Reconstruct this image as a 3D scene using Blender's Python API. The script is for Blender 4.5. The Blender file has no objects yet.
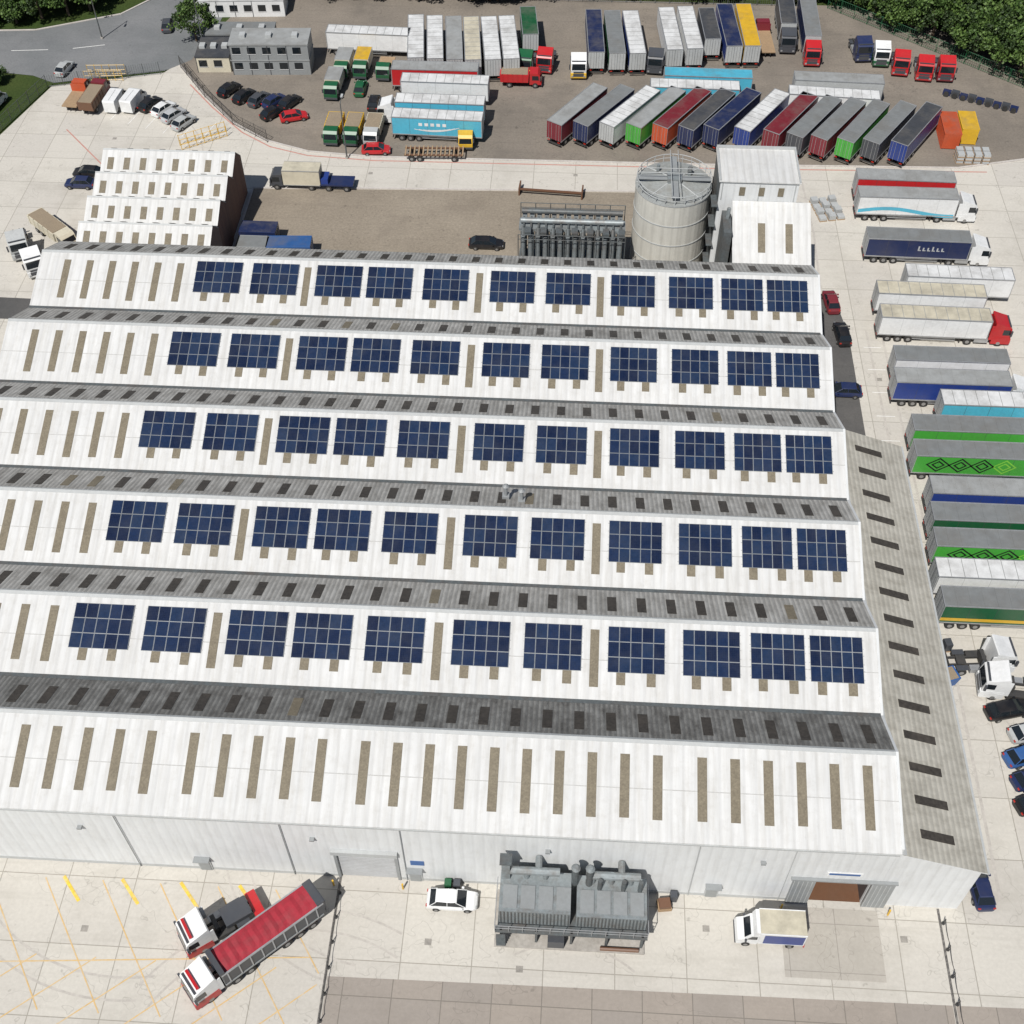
import bpy, math, random
from mathutils import Matrix, Vector
random.seed(7)
COL=bpy.context.scene.collection
# ------------------------------------------------------------------ materials
def nn(nt,t,**k):
    n=nt.nodes.new(t)
    for a,b in k.items(): setattr(n,a,b)
    return n
def base(name,rough=.6,metal=0.,spec=.5):
    m=bpy.data.materials.new(name);m.use_nodes=True;nt=m.node_tree
    b=nt.nodes["Principled BSDF"];b.inputs["Roughness"].default_value=rough;b.inputs["Metallic"].default_value=metal
    b.inputs["Specular IOR Level"].default_value=spec
    return m,nt,b
def coords(nt,rand=True,scale=(1,1,1)):
    tc=nn(nt,"ShaderNodeTexCoord");mp=nn(nt,"ShaderNodeMapping");mp.inputs["Scale"].default_value=scale
    nt.links.new(tc.outputs["Object"],mp.inputs["Vector"])
    if rand:
        oi=nn(nt,"ShaderNodeObjectInfo");mu=nn(nt,"ShaderNodeMath",operation='MULTIPLY');mu.inputs[1].default_value=137.
        nt.links.new(oi.outputs["Random"],mu.inputs[0]);nt.links.new(mu.outputs[0],mp.inputs["Location"])
    return mp.outputs["Vector"]
def noise(nt,vec,scale,detail=5,rough=.6):
    n=nn(nt,"ShaderNodeTexNoise");n.inputs["Scale"].default_value=scale;n.inputs["Detail"].default_value=detail;n.inputs["Roughness"].default_value=rough
    nt.links.new(vec,n.inputs["Vector"]);return n.outputs["Fac"]
def ramp(nt,fac,p0,c0,p1,c1):
    r=nn(nt,"ShaderNodeValToRGB");e=r.color_ramp.elements
    e[0].position=p0;e[0].color=(*c0,1);e[1].position=p1;e[1].color=(*c1,1);nt.links.new(fac,r.inputs[0]);return r.outputs[0]
def mix(nt,fac,a,b,mode='MIX'):
    m=nn(nt,"ShaderNodeMix",data_type='RGBA',blend_type=mode)
    for s,v in ((m.inputs[0],fac),(m.inputs[6],a),(m.inputs[7],b)):
        if isinstance(v,(int,float)): s.default_value=v
        elif isinstance(v,tuple): s.default_value=(*v,1)
        else: nt.links.new(v,s)
    return m.outputs[2]
def g(v): return (v,v,v)
def bump(nt,b,h,strength,dist=.05):
    n=nn(nt,"ShaderNodeBump");n.inputs["Strength"].default_value=strength;n.inputs["Distance"].default_value=dist
    nt.links.new(h,n.inputs["Height"]);nt.links.new(n.outputs[0],b.inputs["Normal"])
def M(name,col,rough=.6,var=.12,scale=1.,metal=0.,dirt=.25,dcol=(.12,.10,.08),dscale=.5,spec=.5):
    m,nt,b=base(name,rough,metal,spec);v=coords(nt)
    c=ramp(nt,noise(nt,v,scale*3),.3,tuple(x*(1-var) for x in col),.7,tuple(min(1,x*(1+var)) for x in col))
    d=ramp(nt,noise(nt,v,dscale,8,.7),.45,g(0),.75,g(dirt))
    c=mix(nt,d,c,dcol);nt.links.new(c,b.inputs["Base Color"]);return m
PC={'white':(.68,.69,.69),'cream':(.56,.52,.41),'grey':(.25,.265,.27),'lgrey':(.40,.415,.415),'dgrey':(.055,.06,.07),'black':(.012,.012,.014),
'red':(.43,.018,.022),'dred':(.17,.02,.03),'orange':(.46,.08,.03),'blue':(.02,.045,.21),'dblue':(.015,.025,.08),'cyan':(.08,.40,.55),
'green':(.06,.33,.045),'dgreen':(.01,.09,.035),'yellow':(.62,.38,.03),'brown':(.14,.07,.04),'silver':(.40,.41,.42),'mblue':(.03,.10,.28),'lime':(.2,.52,.06)}
_c={}
def P(n):
    if n not in _c: _c[n]=M(n+"_paint",PC[n],rough=.32 if n in('black','silver','blue','red') else .42,var=.06,dirt=.2,spec=.5)
    return _c[n]
def TP(n):
    k='roof_'+n
    if k not in _c:
        f_=.68 if n in('lgrey','grey') else .84
        _c[k]=M(n+"_trailer_roof",tuple(x*f_ for x in PC[n]),rough=.8,var=.10,scale=.35,dirt=.6,dcol=(.14,.13,.115),dscale=.3,spec=.2)
    return _c[k]
def X(n):
    if n in _c: return _c[n]
    if n=='glass':
        m,nt,b=base("vehicle_glass",.06,0,.8);b.inputs["Base Color"].default_value=(.012,.016,.02,1)
    elif n=='tyre': m=M("tyre_rubber",(.02,.02,.02),.9,dirt=.3)
    elif n=='steel': m=M("dark_chassis_steel",(.04,.04,.04),.6,dirt=.4)
    elif n=='alu': m=M("aluminium_trim",(.42,.43,.44),.4,metal=.5,dirt=.3)
    elif n=='lamp': m=M("tail_lamp",(.4,.02,.01),.3)
    elif n=='hub': m=M("wheel_hub",(.3,.3,.3),.4,metal=.5)
    elif n=='wood': m=M("pallet_wood",(.32,.22,.13),.85)
    elif n=='sand': m=M("gravel_load",(.25,.2,.14),.95,var=.3,scale=4)
    elif n=='galv': m=M("galvanised_sheet",(.25,.28,.29),.5,var=.15,metal=.3,dirt=.6,dcol=(.13,.085,.055),dscale=.8)
    elif n=='galvd': m=M("weathered_steel",(.11,.125,.13),.6,var=.2,metal=.3,dirt=.5,dcol=(.12,.07,.04))
    elif n=='conc': m=M("concrete_block",(.36,.34,.31),.9,var=.15,dirt=.4)
    elif n=='tyremark': m=M("tyre_scuff",(.41,.385,.35),.9,var=.12,dirt=.8,dcol=(.53,.5,.455),dscale=1.4)
    elif n=='iron': m=M("cast_iron_cover",(.26,.245,.22),.8,var=.2,dirt=.5,dcol=(.4,.37,.33))
    elif n=='lap': m=M("sheet_lap_line",(.42,.42,.41),.7,var=.1,dirt=.5,dcol=(.3,.29,.26))
    elif n=='brick':
        m,nt,b=base("dark_brick",.85);v=coords(nt,False);bt=nn(nt,"ShaderNodeTexBrick");bt.inputs["Scale"].default_value=2.
        bt.inputs["Color1"].default_value=(.13,.06,.045,1);bt.inputs["Color2"].default_value=(.18,.09,.06,1);bt.inputs["Mortar"].default_value=(.2,.17,.15,1)
        nt.links.new(v,bt.inputs["Vector"]);nt.links.new(bt.outputs[0],b.inputs["Base Color"])
    _c[n]=m;return m

def clad(name,col,streak,period,seamdark,rough=.5,mott=.1,dcol=(.3,.28,.24),bs=.3,xs=2.2,ys=.18,spec=.3,s0=.46,s1=.8):
    m,nt,b=base(name,rough,0,spec);tc=nn(nt,"ShaderNodeTexCoord");v=tc.outputs["Object"]
    mp=nn(nt,"ShaderNodeMapping");mp.inputs["Scale"].default_value=(xs,ys,ys);nt.links.new(v,mp.inputs["Vector"])
    c=ramp(nt,noise(nt,v,.16,8,.65),.3,tuple(x*(1-mott) for x in col),.7,tuple(min(1,x*(1+mott)) for x in col))
    s=ramp(nt,noise(nt,mp.outputs[0],1.,8,.7),s0,g(0),s1,g(streak));c=mix(nt,s,c,dcol)
    blot=ramp(nt,noise(nt,v,.9,9,.75),.5,g(0),.78,g(streak*.7));c=mix(nt,blot,c,dcol)
    w=nn(nt,"ShaderNodeTexWave",wave_type='BANDS',bands_direction='X',wave_profile='SIN');w.inputs["Scale"].default_value=.314/period;w.inputs["Distortion"].default_value=0
    nt.links.new(v,w.inputs["Vector"])
    l=ramp(nt,w.outputs["Fac"],.0,g(seamdark),.25,g(0));c=mix(nt,l,c,tuple(x*.45 for x in col))
    nt.links.new(c,b.inputs["Base Color"]);bump(nt,b,w.outputs["Fac"],bs,.06)
    return m
WHITE=clad("white_roof_sheeting",(.575,.58,.575),.5,1.0,.18,mott=.07,dcol=(.34,.32,.28),rough=.65,bs=.5,s0=.42)
WALL=clad("white_wall_cladding",(.62,.635,.64),.25,.9,.12,ys=.35,mott=.05)
GREY0=clad("dark_weathered_fibre_cement",(.24,.24,.23),.8,.45,.6,.9,.22,(.05,.046,.042),.9,xs=1.1,ys=.5,spec=.1,s0=.4,s1=.7)
GREY=clad("weathered_fibre_cement",(.41,.405,.385),.75,.45,.5,.9,.16,(.13,.122,.108),.8,xs=1.3,ys=.35,spec=.1,s0=.42,s1=.75)
LEAN=clad("lean_to_fibre_cement",(.41,.395,.35),.6,.5,.25,.9,.12,(.18,.165,.135),.5,xs=.5,ys=.9,spec=.1,s0=.44,s1=.75)
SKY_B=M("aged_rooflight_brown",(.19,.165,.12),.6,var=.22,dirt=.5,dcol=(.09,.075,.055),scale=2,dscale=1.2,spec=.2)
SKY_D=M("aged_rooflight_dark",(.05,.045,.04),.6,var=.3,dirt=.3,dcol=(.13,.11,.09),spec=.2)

def ground_mat(name,c1,c2,mort,w,h,ms,stain,scol,nvar=.1,rough=.9,sc=.12,fine=3.):
    m,nt,b=base(name,rough,0,.15);tc=nn(nt,"ShaderNodeTexCoord");v=tc.outputs["Object"]
    if w:
        bt=nn(nt,"ShaderNodeTexBrick",offset=0.);bt.inputs["Scale"].default_value=1.;bt.inputs["Brick Width"].default_value=w;bt.inputs["Row Height"].default_value=h
        bt.inputs["Mortar Size"].default_value=ms;bt.inputs["Mortar Smooth"].default_value=.3
        for n_,c_ in (("Color1",c1),("Color2",c2),("Mortar",mort)): bt.inputs[n_].default_value=(*c_,1)
        nt.links.new(v,bt.inputs["Vector"]);c=bt.outputs[0]
    else: c=ramp(nt,noise(nt,v,.07,4),.35,c1,.65,c2)
    c=mix(nt,1.,c,ramp(nt,noise(nt,v,fine,6,.7),.25,g(1-nvar*1.6),.75,g(1)),'MULTIPLY')
    c=mix(nt,ramp(nt,noise(nt,v,sc,9,.68),.5,g(0),.72,g(stain)),c,scol)
    c=mix(nt,ramp(nt,noise(nt,v,sc*6,9,.7),.58,g(0),.8,g(stain*.8)),c,scol)
    for rz,sx in ((.12,.06),(1.5,.05)):
        mu=nn(nt,"ShaderNodeMapping");mu.inputs["Scale"].default_value=(sx,.9,1);mu.inputs["Rotation"].default_value=(0,0,rz);nt.links.new(v,mu.inputs[0])
        c=mix(nt,ramp(nt,noise(nt,mu.outputs[0],1.,6,.6),.55,g(0),.75,g(stain*.5)),c,scol)
    # oil drips
    c=mix(nt,ramp(nt,noise(nt,v,.9,3,.5),.68,g(0),.76,g(stain*.9)),c,tuple(x*.55 for x in scol))
    vo=nn(nt,"ShaderNodeTexVoronoi",feature='DISTANCE_TO_EDGE');vo.inputs["Scale"].default_value=.11
    nz=nn(nt,"ShaderNodeTexNoise");nz.inputs["Scale"].default_value=.4;nt.links.new(v,nz.inputs["Vector"])
    vm=nn(nt,"ShaderNodeVectorMath",operation='SCALE');vm.inputs["Scale"].default_value=12.;nt.links.new(nz.outputs["Color"],vm.inputs[0])
    va=nn(nt,"ShaderNodeVectorMath",operation='ADD');nt.links.new(v,va.inputs[0]);nt.links.new(vm.outputs[0],va.inputs[1]);nt.links.new(va.outputs[0],vo.inputs["Vector"])
    c=mix(nt,ramp(nt,vo.outputs["Distance"],.0,g(stain*.8),.008,g(0)),c,tuple(x*.6 for x in scol))
    nt.links.new(c,b.inputs["Base Color"]);bump(nt,b,noise(nt,v,6.,4),.3,.02);return m
CONC=ground_mat("concrete_slabs",(.57,.545,.49),(.52,.495,.45),(.33,.31,.27),6.1,6.1,.05,.5,(.33,.31,.27))
CONC2=ground_mat("stained_concrete_apron",(.345,.305,.265),(.31,.28,.25),(.21,.19,.165),4.2,4.2,.05,.45,(.22,.195,.17))
CONC3=ground_mat("worn_concrete_patch",(.45,.42,.375),(.42,.395,.35),(.3,.28,.25),4.2,4.2,.04,.5,(.3,.28,.245))
YARD=ground_mat("worn_asphalt_yard",(.215,.19,.162),(.28,.245,.205),(0,0,0),0,0,0,.6,(.12,.108,.095),nvar=.2)
YARD2=ground_mat("gravel_yard",(.28,.24,.19),(.34,.295,.235),(0,0,0),0,0,0,.55,(.165,.14,.115),nvar=.25)
ASPH=ground_mat("road_asphalt",(.17,.18,.185),(.22,.225,.23),(0,0,0),0,0,0,.4,(.11,.115,.12),nvar=.15)
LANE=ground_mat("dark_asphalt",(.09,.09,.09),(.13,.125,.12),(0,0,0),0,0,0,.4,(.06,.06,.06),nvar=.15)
GRASS=ground_mat("rough_grass",(.045,.08,.018),(.08,.105,.03),(0,0,0),0,0,0,.5,(.03,.05,.015),nvar=.4)
YEL=M("yellow_marking",(.66,.46,.05),.8,var=.2,dirt=.7,dcol=(.5,.47,.4),dscale=2)
YELF=M("faded_yellow_marking",(.56,.38,.16),.8,var=.1,dirt=.8,dcol=(.5,.47,.41),dscale=1.3)
WHM=M("white_marking",(.7,.7,.68),.8,var=.1,dirt=.4,dcol=(.4,.38,.35),dscale=2)
REDM=M("faded_red_marking",(.46,.22,.18),.8,var=.1,dirt=.5,dcol=(.4,.36,.33),dscale=2)
KERB=M("kerb_stone",(.48,.45,.42),.85)
DKLINE=M("dark_ground_line",(.09,.085,.08),.9,var=.3,dirt=.8,dcol=(.34,.32,.29),dscale=2.5)

# ------------------------------------------------------------------ mesh builder
class MB:
    def __init__(s): s.v=[];s.f=[];s.m=[];s.mats=[]
    def mi(s,m):
        if m not in s.mats: s.mats.append(m)
        return s.mats.index(m)
    def add(s,vs,fs,m):
        o=len(s.v)
        for p in vs: s.v.append(tuple(p))
        ms=m if isinstance(m,list) else [m]*len(fs)
        for f,q in zip(fs,ms): s.f.append([o+i for i in f]);s.m.append(s.mi(q))
    def box(s,x0,x1,y0,y1,z0,z1,m,top=None,rear=None,front=None):
        vs=[(x0,y0,z0),(x1,y0,z0),(x1,y1,z0),(x0,y1,z0),(x0,y0,z1),(x1,y0,z1),(x1,y1,z1),(x0,y1,z1)]
        s.add(vs,[(3,2,1,0),(4,5,6,7),(0,1,5,4),(1,2,6,5),(2,3,7,6),(3,0,4,7)],[m,top or m,m,front or m,m,rear or m])
    def prism(s,prof,y0,y1,m):
        n=len(prof);vs=[(x,y0,z) for x,z in prof]+[(x,y1,z) for x,z in prof]
        s.add(vs,[tuple(range(n)),tuple(reversed(range(n,2*n)))]+[(i,i+n,(i+1)%n+n,(i+1)%n) for i in range(n)],m)
    def cyl(s,c,r,h,axis,m,seg=12,cap=None,r2=None):
        r2=r if r2 is None else r2;vs=[]
        for k,(hh,rr) in enumerate(((-h/2,r),(h/2,r2))):
            for i in range(seg):
                a=2*math.pi*i/seg;p=(rr*math.cos(a),rr*math.sin(a))
                q={'z':(p[0],p[1],hh),'y':(p[0],hh,p[1]),'x':(hh,p[0],p[1])}[axis]
                vs.append((c[0]+q[0],c[1]+q[1],c[2]+q[2]))
        fs=[(i,(i+1)%seg,(i+1)%seg+seg,i+seg) for i in range(seg)]+[tuple(reversed(range(seg))),tuple(range(seg,2*seg))]
        s.add(vs,fs,[m]*seg+[cap or m]*2)
    def tube(s,a,b,r,m,r2=None,seg=6):
        a=Vector(a);b=Vector(b);d=b-a;q=d.to_track_quat('Z','Y');r2=r if r2 is None else r2
        vs=[a+q@Vector((r*math.cos(t),r*math.sin(t),0)) for t in [2*math.pi*i/seg for i in range(seg)]]
        vs+=[b+q@Vector((r2*math.cos(t),r2*math.sin(t),0)) for t in [2*math.pi*i/seg for i in range(seg)]]
        s.add(vs,[(i,(i+1)%seg,(i+1)%seg+seg,i+seg) for i in range(seg)]+[tuple(reversed(range(seg))),tuple(range(seg,2*seg))],m)
    def loft(s,secs,m):
        n=len(secs[0]);vs=[p for q in secs for p in q];fs=[]
        for k in range(len(secs)-1):
            for i in range(n): fs.append((k*n+i,k*n+(i+1)%n,(k+1)*n+(i+1)%n,(k+1)*n+i))
        fs+=[tuple(reversed(range(n))),tuple(range((len(secs)-1)*n,len(secs)*n))];s.add(vs,fs,m)
    def poly(s,pts,m): s.add(pts,[tuple(range(len(pts)))],m)
    def slab(s,p,t,m,side=None):
        vs=list(p)+[(a,b,c-t) for a,b,c in p]
        s.add(vs,[(0,1,2,3),(7,6,5,4),(0,4,5,1),(1,5,6,2),(2,6,7,3),(3,7,4,0)],[m]+[side or m]*5)
    def build(s,name,loc=(0,0,0),rot=0,parent=None):
        me=bpy.data.meshes.new(name);me.from_pydata(s.v,[],s.f)
        for m in s.mats: me.materials.append(m)
        me.polygons.foreach_set("material_index",s.m)
        me.update()
        import bmesh
        b=bmesh.new();b.from_mesh(me);bmesh.ops.recalc_face_normals(b,faces=b.faces);b.to_mesh(me);b.free()
        return put(name,me,loc,rot,parent)
def put(name,me,loc=(0,0,0),rot=0,parent=None):
    o=bpy.data.objects.new(name,me);COL.objects.link(o);o.location=loc;o.rotation_euler=(0,0,math.radians(rot))
    if parent: o.parent=parent
    return o
def empty(name,loc=(0,0,0)):
    o=bpy.data.objects.new(name,None);COL.objects.link(o);o.location=loc;return o
def sheet(name,pts,z,m):
    b=MB();b.poly([(x,y,z) for x,y in pts],m);o=b.build(name)
    if o.data.polygons[0].normal.z<0: o.data.flip_normals()
    return o

# ------------------------------------------------------------------ ground
sheet("ground",[(-1500,-1500),(1500,-1500),(1500,1500),(-1500,1500)],-.02,GRASS)
sheet("concrete_yard",[(-130,-10),(110,-10),(110,150),(72,185),(60,190),(-60,190),(-67,177),(-84,172),(-88,157),(-97,146),(-130,120)],0,CONC)
sheet("asphalt_lorry_yard",[(-65,179),(-59,170.5),(-53,163),(-47,158.5),(-40,156),(-30,155.2),(20,155.8),(56,156.8),(68,160),(76,172),(72,190),(46,204),(-20,204),(-57,204),(-61,192)],.01,YARD)
sheet("gravel_yard",[(-46.5,121),(-46.5,146.3),(-30,147),(9,148.2),(18.5,148.4),(18.5,119)],.01,YARD2)
sheet("concrete_apron",[(-18.2,-5),(34.2,-5),(34.2,35.6),(-18.2,35.1)],.01,CONC2)
sheet("concrete_apron",[(34.5,-5),(70,-5),(70,36.2),(34.5,35.6)],.01,CONC2)
sheet("access_road",[(-130,172),(-100,176.5),(-88,175),(-84,173),(-67,177.5),(-63.5,181),(-61.5,192),(-61,204),(-63,230),(-73,230),(-73,203),(-79,195),(-92,189),(-130,186)],.015,ASPH)
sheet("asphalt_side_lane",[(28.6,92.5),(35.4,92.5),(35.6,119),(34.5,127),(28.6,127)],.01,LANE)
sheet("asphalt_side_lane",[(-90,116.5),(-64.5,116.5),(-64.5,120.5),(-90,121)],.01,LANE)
sheet("concrete_patch",[(-64,20),(-41,20),(-38,27),(-64,29)],.008,CONC3)
sheet("concrete_patch",[(20.5,37.2),(29,37.2),(29,43.4),(20.5,43.4)],.008,CONC3)
def strip(b,pts,w,z0,z1,m):
    for (xa,ya),(xb,yb) in zip(pts[:-1],pts[1:]):
        d=Vector((xb-xa,yb-ya));n=Vector((-d.y,d.x)).normalized()*w/2
        q=[(xa+n.x,ya+n.y,z1),(xa-n.x,ya-n.y,z1),(xb-n.x,yb-n.y,z1),(xb+n.x,yb+n.y,z1)]
        if z1-z0>.03: b.slab(q,z1-z0,m)
        else: b.poly(q,m)
b=MB();strip(b,[(-65,179.2),(-59,170.7),(-53,163.2),(-47,158.6),(-40,156),(-30,155.1),(20,155.6),(56,156.6),(68,159.8)],.3,0,.13,KERB)
strip(b,[(-46.5,124),(-46.5,146.5),(-30,147.2),(9,148.4),(18.5,148.6)],.25,0,.13,KERB)
strip(b,[(-130,186.2),(-92,189.2),(-79,195.2),(-73.2,203.2),(-73.2,230)],.3,0,.13,KERB);b.build("kerb")
b=MB();strip(b,[(-62,173.6),(-57,167.2),(-51,160.6),(-46,157),(-40,155),(-30,154.2),(20,154.7),(60,155.8)],.24,0,.012,REDM)
strip(b,[(-65.2,104),(-66,125),(-66.5,140),(-69,150),(-78,160)],.2,0,.022,REDM);b.build("painted_line")
b=MB()
for k in range(4): strip(b,[(-43.2+5.3*k,42.6),(-41.2+5.3*k,40.4)],.30,0,.020,YEL)
b.build("painted_line")
b=MB()
def clipx(xa,ya,xb,yb,lim=-19.):
    if xb>lim: yb=ya+(yb-ya)*(lim-xa)/(xb-xa);xb=lim
    return [(xa,ya),(xb,yb)]
for k in range(7):
    x=-50+5.2*k
    if x<-20: strip(b,clipx(x,42.4,x+8,31.),.11,0,.013,YELF)
for k in range(6):
    x=-54+5.2*k;strip(b,clipx(x,27,x+10.5,35.6),.11,0,.015,YELF)
strip(b,[(-49,34.6),(-20,36.6)],.11,0,.017,YELF);strip(b,[(-49,27.2),(-19.5,29.6)],.11,0,.017,YELF)
b.build("parking_bay_marking")
b=MB();strip(b,[(-18.4,43.9),(-18.4,-5)],.22,0,.018,DKLINE);strip(b,[(34.35,43.9),(34.35,-5)],.22,0,.018,DKLINE);b.build("dark_forecourt_line")  # two thin dark lines on the ground, running forward from the front wall
# low chain fences along the dark lines
for xx,ys in ((-18.25,(42.4,40.2,38.0,35.8,33.6,31.4)),(34.6,(42.6,40.3,38.0,35.7,33.4))):
    b=MB()
    for y in ys: b.tube((xx,y,0),(xx,y,.95),.05,X('steel'));b.cyl((xx,y,.05),.16,.1,'z',X('steel'),8)
    for a_,c_ in zip(ys[:-1],ys[1:]):
        for i in range(5):
            z=lambda t:.9-.28*math.sin(math.pi*t);b.tube((xx,a_+(c_-a_)*i/5,z(i/5)),(xx,a_+(c_-a_)*(i+1)/5,z((i+1)/5)),.03,X('steel'),seg=4)
    b.build("chain_post_barrier")
b=MB()
for k in range(17): strip(b,[(37.2,52+4.05*k),(39.4,52+4.05*k)],.1,0,.013,WHM)
for k in range(6): strip(b,[(-72+3*k,163-1.1*k),(-70.5+3*k,168.5-1.1*k)],.1,0,.013,WHM)
b.build("parking_bay_marking")
b=MB()
strip(b,[(-104,181.5),(-98,182)],.15,0,.025,WHM);strip(b,[(-94,182.4),(-88,183)],.15,0,.025,WHM);strip(b,[(-84,183.6),(-79,185)],.15,0,.025,WHM);strip(b,[(-67,196),(-67,201)],.15,0,.025,WHM)
b.build("road_marking")
b=MB()
def arc(cx,cy,r,a0,a1,w,z=.006):
    n=14;pts=[(cx+r*math.cos(math.radians(a0+(a1-a0)*i/n)),cy+r*math.sin(math.radians(a0+(a1-a0)*i/n))) for i in range(n+1)]
    strip(b,pts,w,z,z,X('tyremark'))
for i,(cx,cy,r,a0,a1) in enumerate([(-20,24,15,60,150),(-14,50,14,190,262),(38,60,7,-40,60),(40,160,14,180,250),(2,30,9,50,120),(-36,52,18,215,280),(37,120,9,120,220),(-75,150,18,-20,60),(-70,140,11,0,90)]):
    arc(cx,cy,r,a0,a1,.2,.004+.0003*i);arc(cx,cy,r+1.9,a0+3,a1-4,.2,.0045+.0003*i)
for x in (38.1,40.0,33.0): strip(b,[(x,45 if x>37 else 128),(x+.3,80 if x>37 else 140),(x-.2,120 if x>37 else 152)],.3,0,.005,X('tyremark'))
b.build("tyre_marks")
b=MB()
for x,y in ((-40,38),(-10,38.5),(14,41),(31,41),(38.6,60),(39.2,88),(38.4,111),(-2,36.6),(37,50),(-30,151),(0,152),(25,152.5),(-70,158)):
    b.box(x-.3,x+.3,y-.28,y+.28,-.01,.016,X('iron'))
b.build("manhole_cover")

# ------------------------------------------------------------------ factory
XL,XR=-63.2,28.5;Y0=44.;PIT=12.45;SL=7.5;EV=11.1;RG=13.6
fac=empty("factory_building")
PX=[(-41.5,5.5),(-34.8,5.5),(-27.2,5.4),(-21.2,5.3),(-14.6,5.3),(-6.8,5.2),(-.3,5.2),(7.2,5.1),(13.9,5.1),(19.8,4.8),(25.0,4.7)]
roof=MB();gs=MB();sb=MB();sd=MB();tr=MB()
def S(y,k,off=0): return EV+(y-(Y0+PIT*k))/SL*(RG-EV)+off
def N(y,k,off=0): return RG-(y-(Y0+PIT*k+SL))/(PIT-SL)*(RG-EV)+off
for k in range(6):
    ya=Y0+PIT*k;yr=ya+SL;yb=ya+PIT
    e0=ya-(.35 if k==0 else 0)
    roof.slab([(XL,e0,S(e0,k)),(XR+.15,e0,S(e0,k)),(XR+.15,yr,RG),(XL,yr,RG)],.12,WHITE)
    q=3.6
    roof.slab([(XL,ya+q,S(ya+q,k,.022)),(XR+.15,ya+q,S(ya+q,k,.022)),(XR+.15,ya+q+.07,S(ya+q+.07,k,.022)),(XL,ya+q+.07,S(ya+q+.07,k,.022))],.02,X('lap'))
    gs.slab([(XL,yr,RG),(XR+.15,yr,RG),(XR+.15,yb,EV),(XL,yb,EV)],.12,GREY0 if k==0 else GREY)
    tr.slab([(XL,yr-.3,S(yr-.3,k,.03)),(XR+.2,yr-.3,S(yr-.3,k,.03)),(XR+.2,yr,RG+.05),(XL,yr,RG+.05)],.03,P('lgrey'))
    tr.slab([(XL,yr,RG+.05),(XR+.2,yr,RG+.05),(XR+.2,yr+.25,N(yr+.25,k,.03)),(XL,yr+.25,N(yr+.25,k,.03))],.03,P('lgrey'))
    if k>0: tr.box(XL,XR+.1,ya-.22,ya+.16,EV-.1,EV+.13,X('galvd'))
    xs=[]
    if k==0:
        x=26.2;n=0
        while x>XL+1:
            xs.append((x,1.35,6.3));n+=1;x-=2.73+(.95 if n in(6,16,21,) else 0)
    else:
        for c,w in PX: xs+=[(c-1.35,1.55,3.2),(c+1.35,1.55,3.2)]
        xs+=[(q,1.3,6.3) for q in(-31.0,-10.7,3.45)];x=-46.2
        while x>XL+1: xs.append((x,1.3,6.3));x-=2.72
    for x,r0,r1 in xs:
        y0,y1=ya+r0+random.uniform(-.08,.08),ya+r1;w=.40
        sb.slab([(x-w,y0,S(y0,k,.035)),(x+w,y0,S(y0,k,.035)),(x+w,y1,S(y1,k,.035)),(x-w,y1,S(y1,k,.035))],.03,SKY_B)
    x=XR-1.6
    while x>XL+.8:
        y0=yr+1.0;y1=yr+3.5;w=.42
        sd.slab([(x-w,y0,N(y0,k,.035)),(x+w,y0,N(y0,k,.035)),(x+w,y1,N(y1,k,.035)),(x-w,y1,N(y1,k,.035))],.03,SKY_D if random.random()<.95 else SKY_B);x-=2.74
    for a,c,za,zc in ((ya,yr,EV,RG),(yr,yb,RG,EV)):
        tr.slab([(XR+.12,a,za+.06),(XR+.34,a,za+.06),(XR+.34,c,zc+.06),(XR+.12,c,zc+.06)],.35,WALL)
YB=Y0+6*PIT
roof.build("roof_south_slopes",parent=fac);gs.build("roof_north_slopes",parent=fac);sb.build("rooflights_brown",parent=fac);sd.build("rooflights_dark",parent=fac);tr.build("ridge_caps_and_gutters",parent=fac)
w=MB()
def wallseg(x0,x1,z0,z1): w.box(x0,x1,Y0,Y0+.25,z0,z1,WALL)
wallseg(XL,-18.3,0,EV-.2);wallseg(-18.3,-13.2,5,EV-.2);wallseg(-13.2,22.9,0,EV-.2);wallseg(22.9,27.6,4.6,EV-.2);wallseg(27.6,XR,0,EV-.2)
w.box(XL,-18.3,Y0-.03,Y0-.001,0,.45,P('lgrey'));w.box(-13.2,22.9,Y0-.03,Y0-.001,0,.45,P('lgrey'))
w.box(XL,XR,Y0-.42,Y0-.02,EV-.42,EV-.24,P('lgrey'))
prof=[(Y0+.26,0),(Y0+.26,EV-.25)]
for k in range(6):
    ya=Y0+PIT*k
    prof+=[(ya+SL,RG-.14)]
    if k<5: prof+=[(ya+PIT,EV-.14)]
prof+=[(YB-.2,EV-.2),(YB-.2,0)]
for xx in (XL,XR-.2):
    vs=[(xx,y,z) for y,z in prof]+[(xx+.2,y,z) for y,z in prof];n=len(prof)
    w.add(vs,[tuple(range(n)),tuple(reversed(range(n,2*n)))]+[(i,i+n,(i+1)%n+n,(i+1)%n) for i in range(n)],WALL)
w.box(XL,XR,YB-.18,YB,0,EV-.15,WALL)
w.build("walls",parent=fac)
d=MB()
d.box(-18.25,-13.25,Y0+.1,Y0+.2,0,4.95,P('lgrey'));
for i in range(16): d.box(-18.2,-13.3,Y0+.06,Y0+.1,.1+.3*i,.3+.3*i,P('silver'))
d.box(-18.7,-12.9,Y0-.35,Y0-.01,5.0,5.6,P('lgrey'))
d.box(-18.55,-18.3,Y0-.12,Y0-.01,0,5,P('grey'));d.box(-13.2,-12.95,Y0-.12,Y0-.01,0,5,P('grey'))
d.box(21.0,22.9,Y0-.3,Y0-.12,0,4.7,P('grey'));d.box(27.6,29.6,Y0-.3,Y0-.12,0,4.7,P('grey'));d.box(20.8,29.8,Y0-.3,Y0-.02,4.72,4.9,P('grey'))
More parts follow.
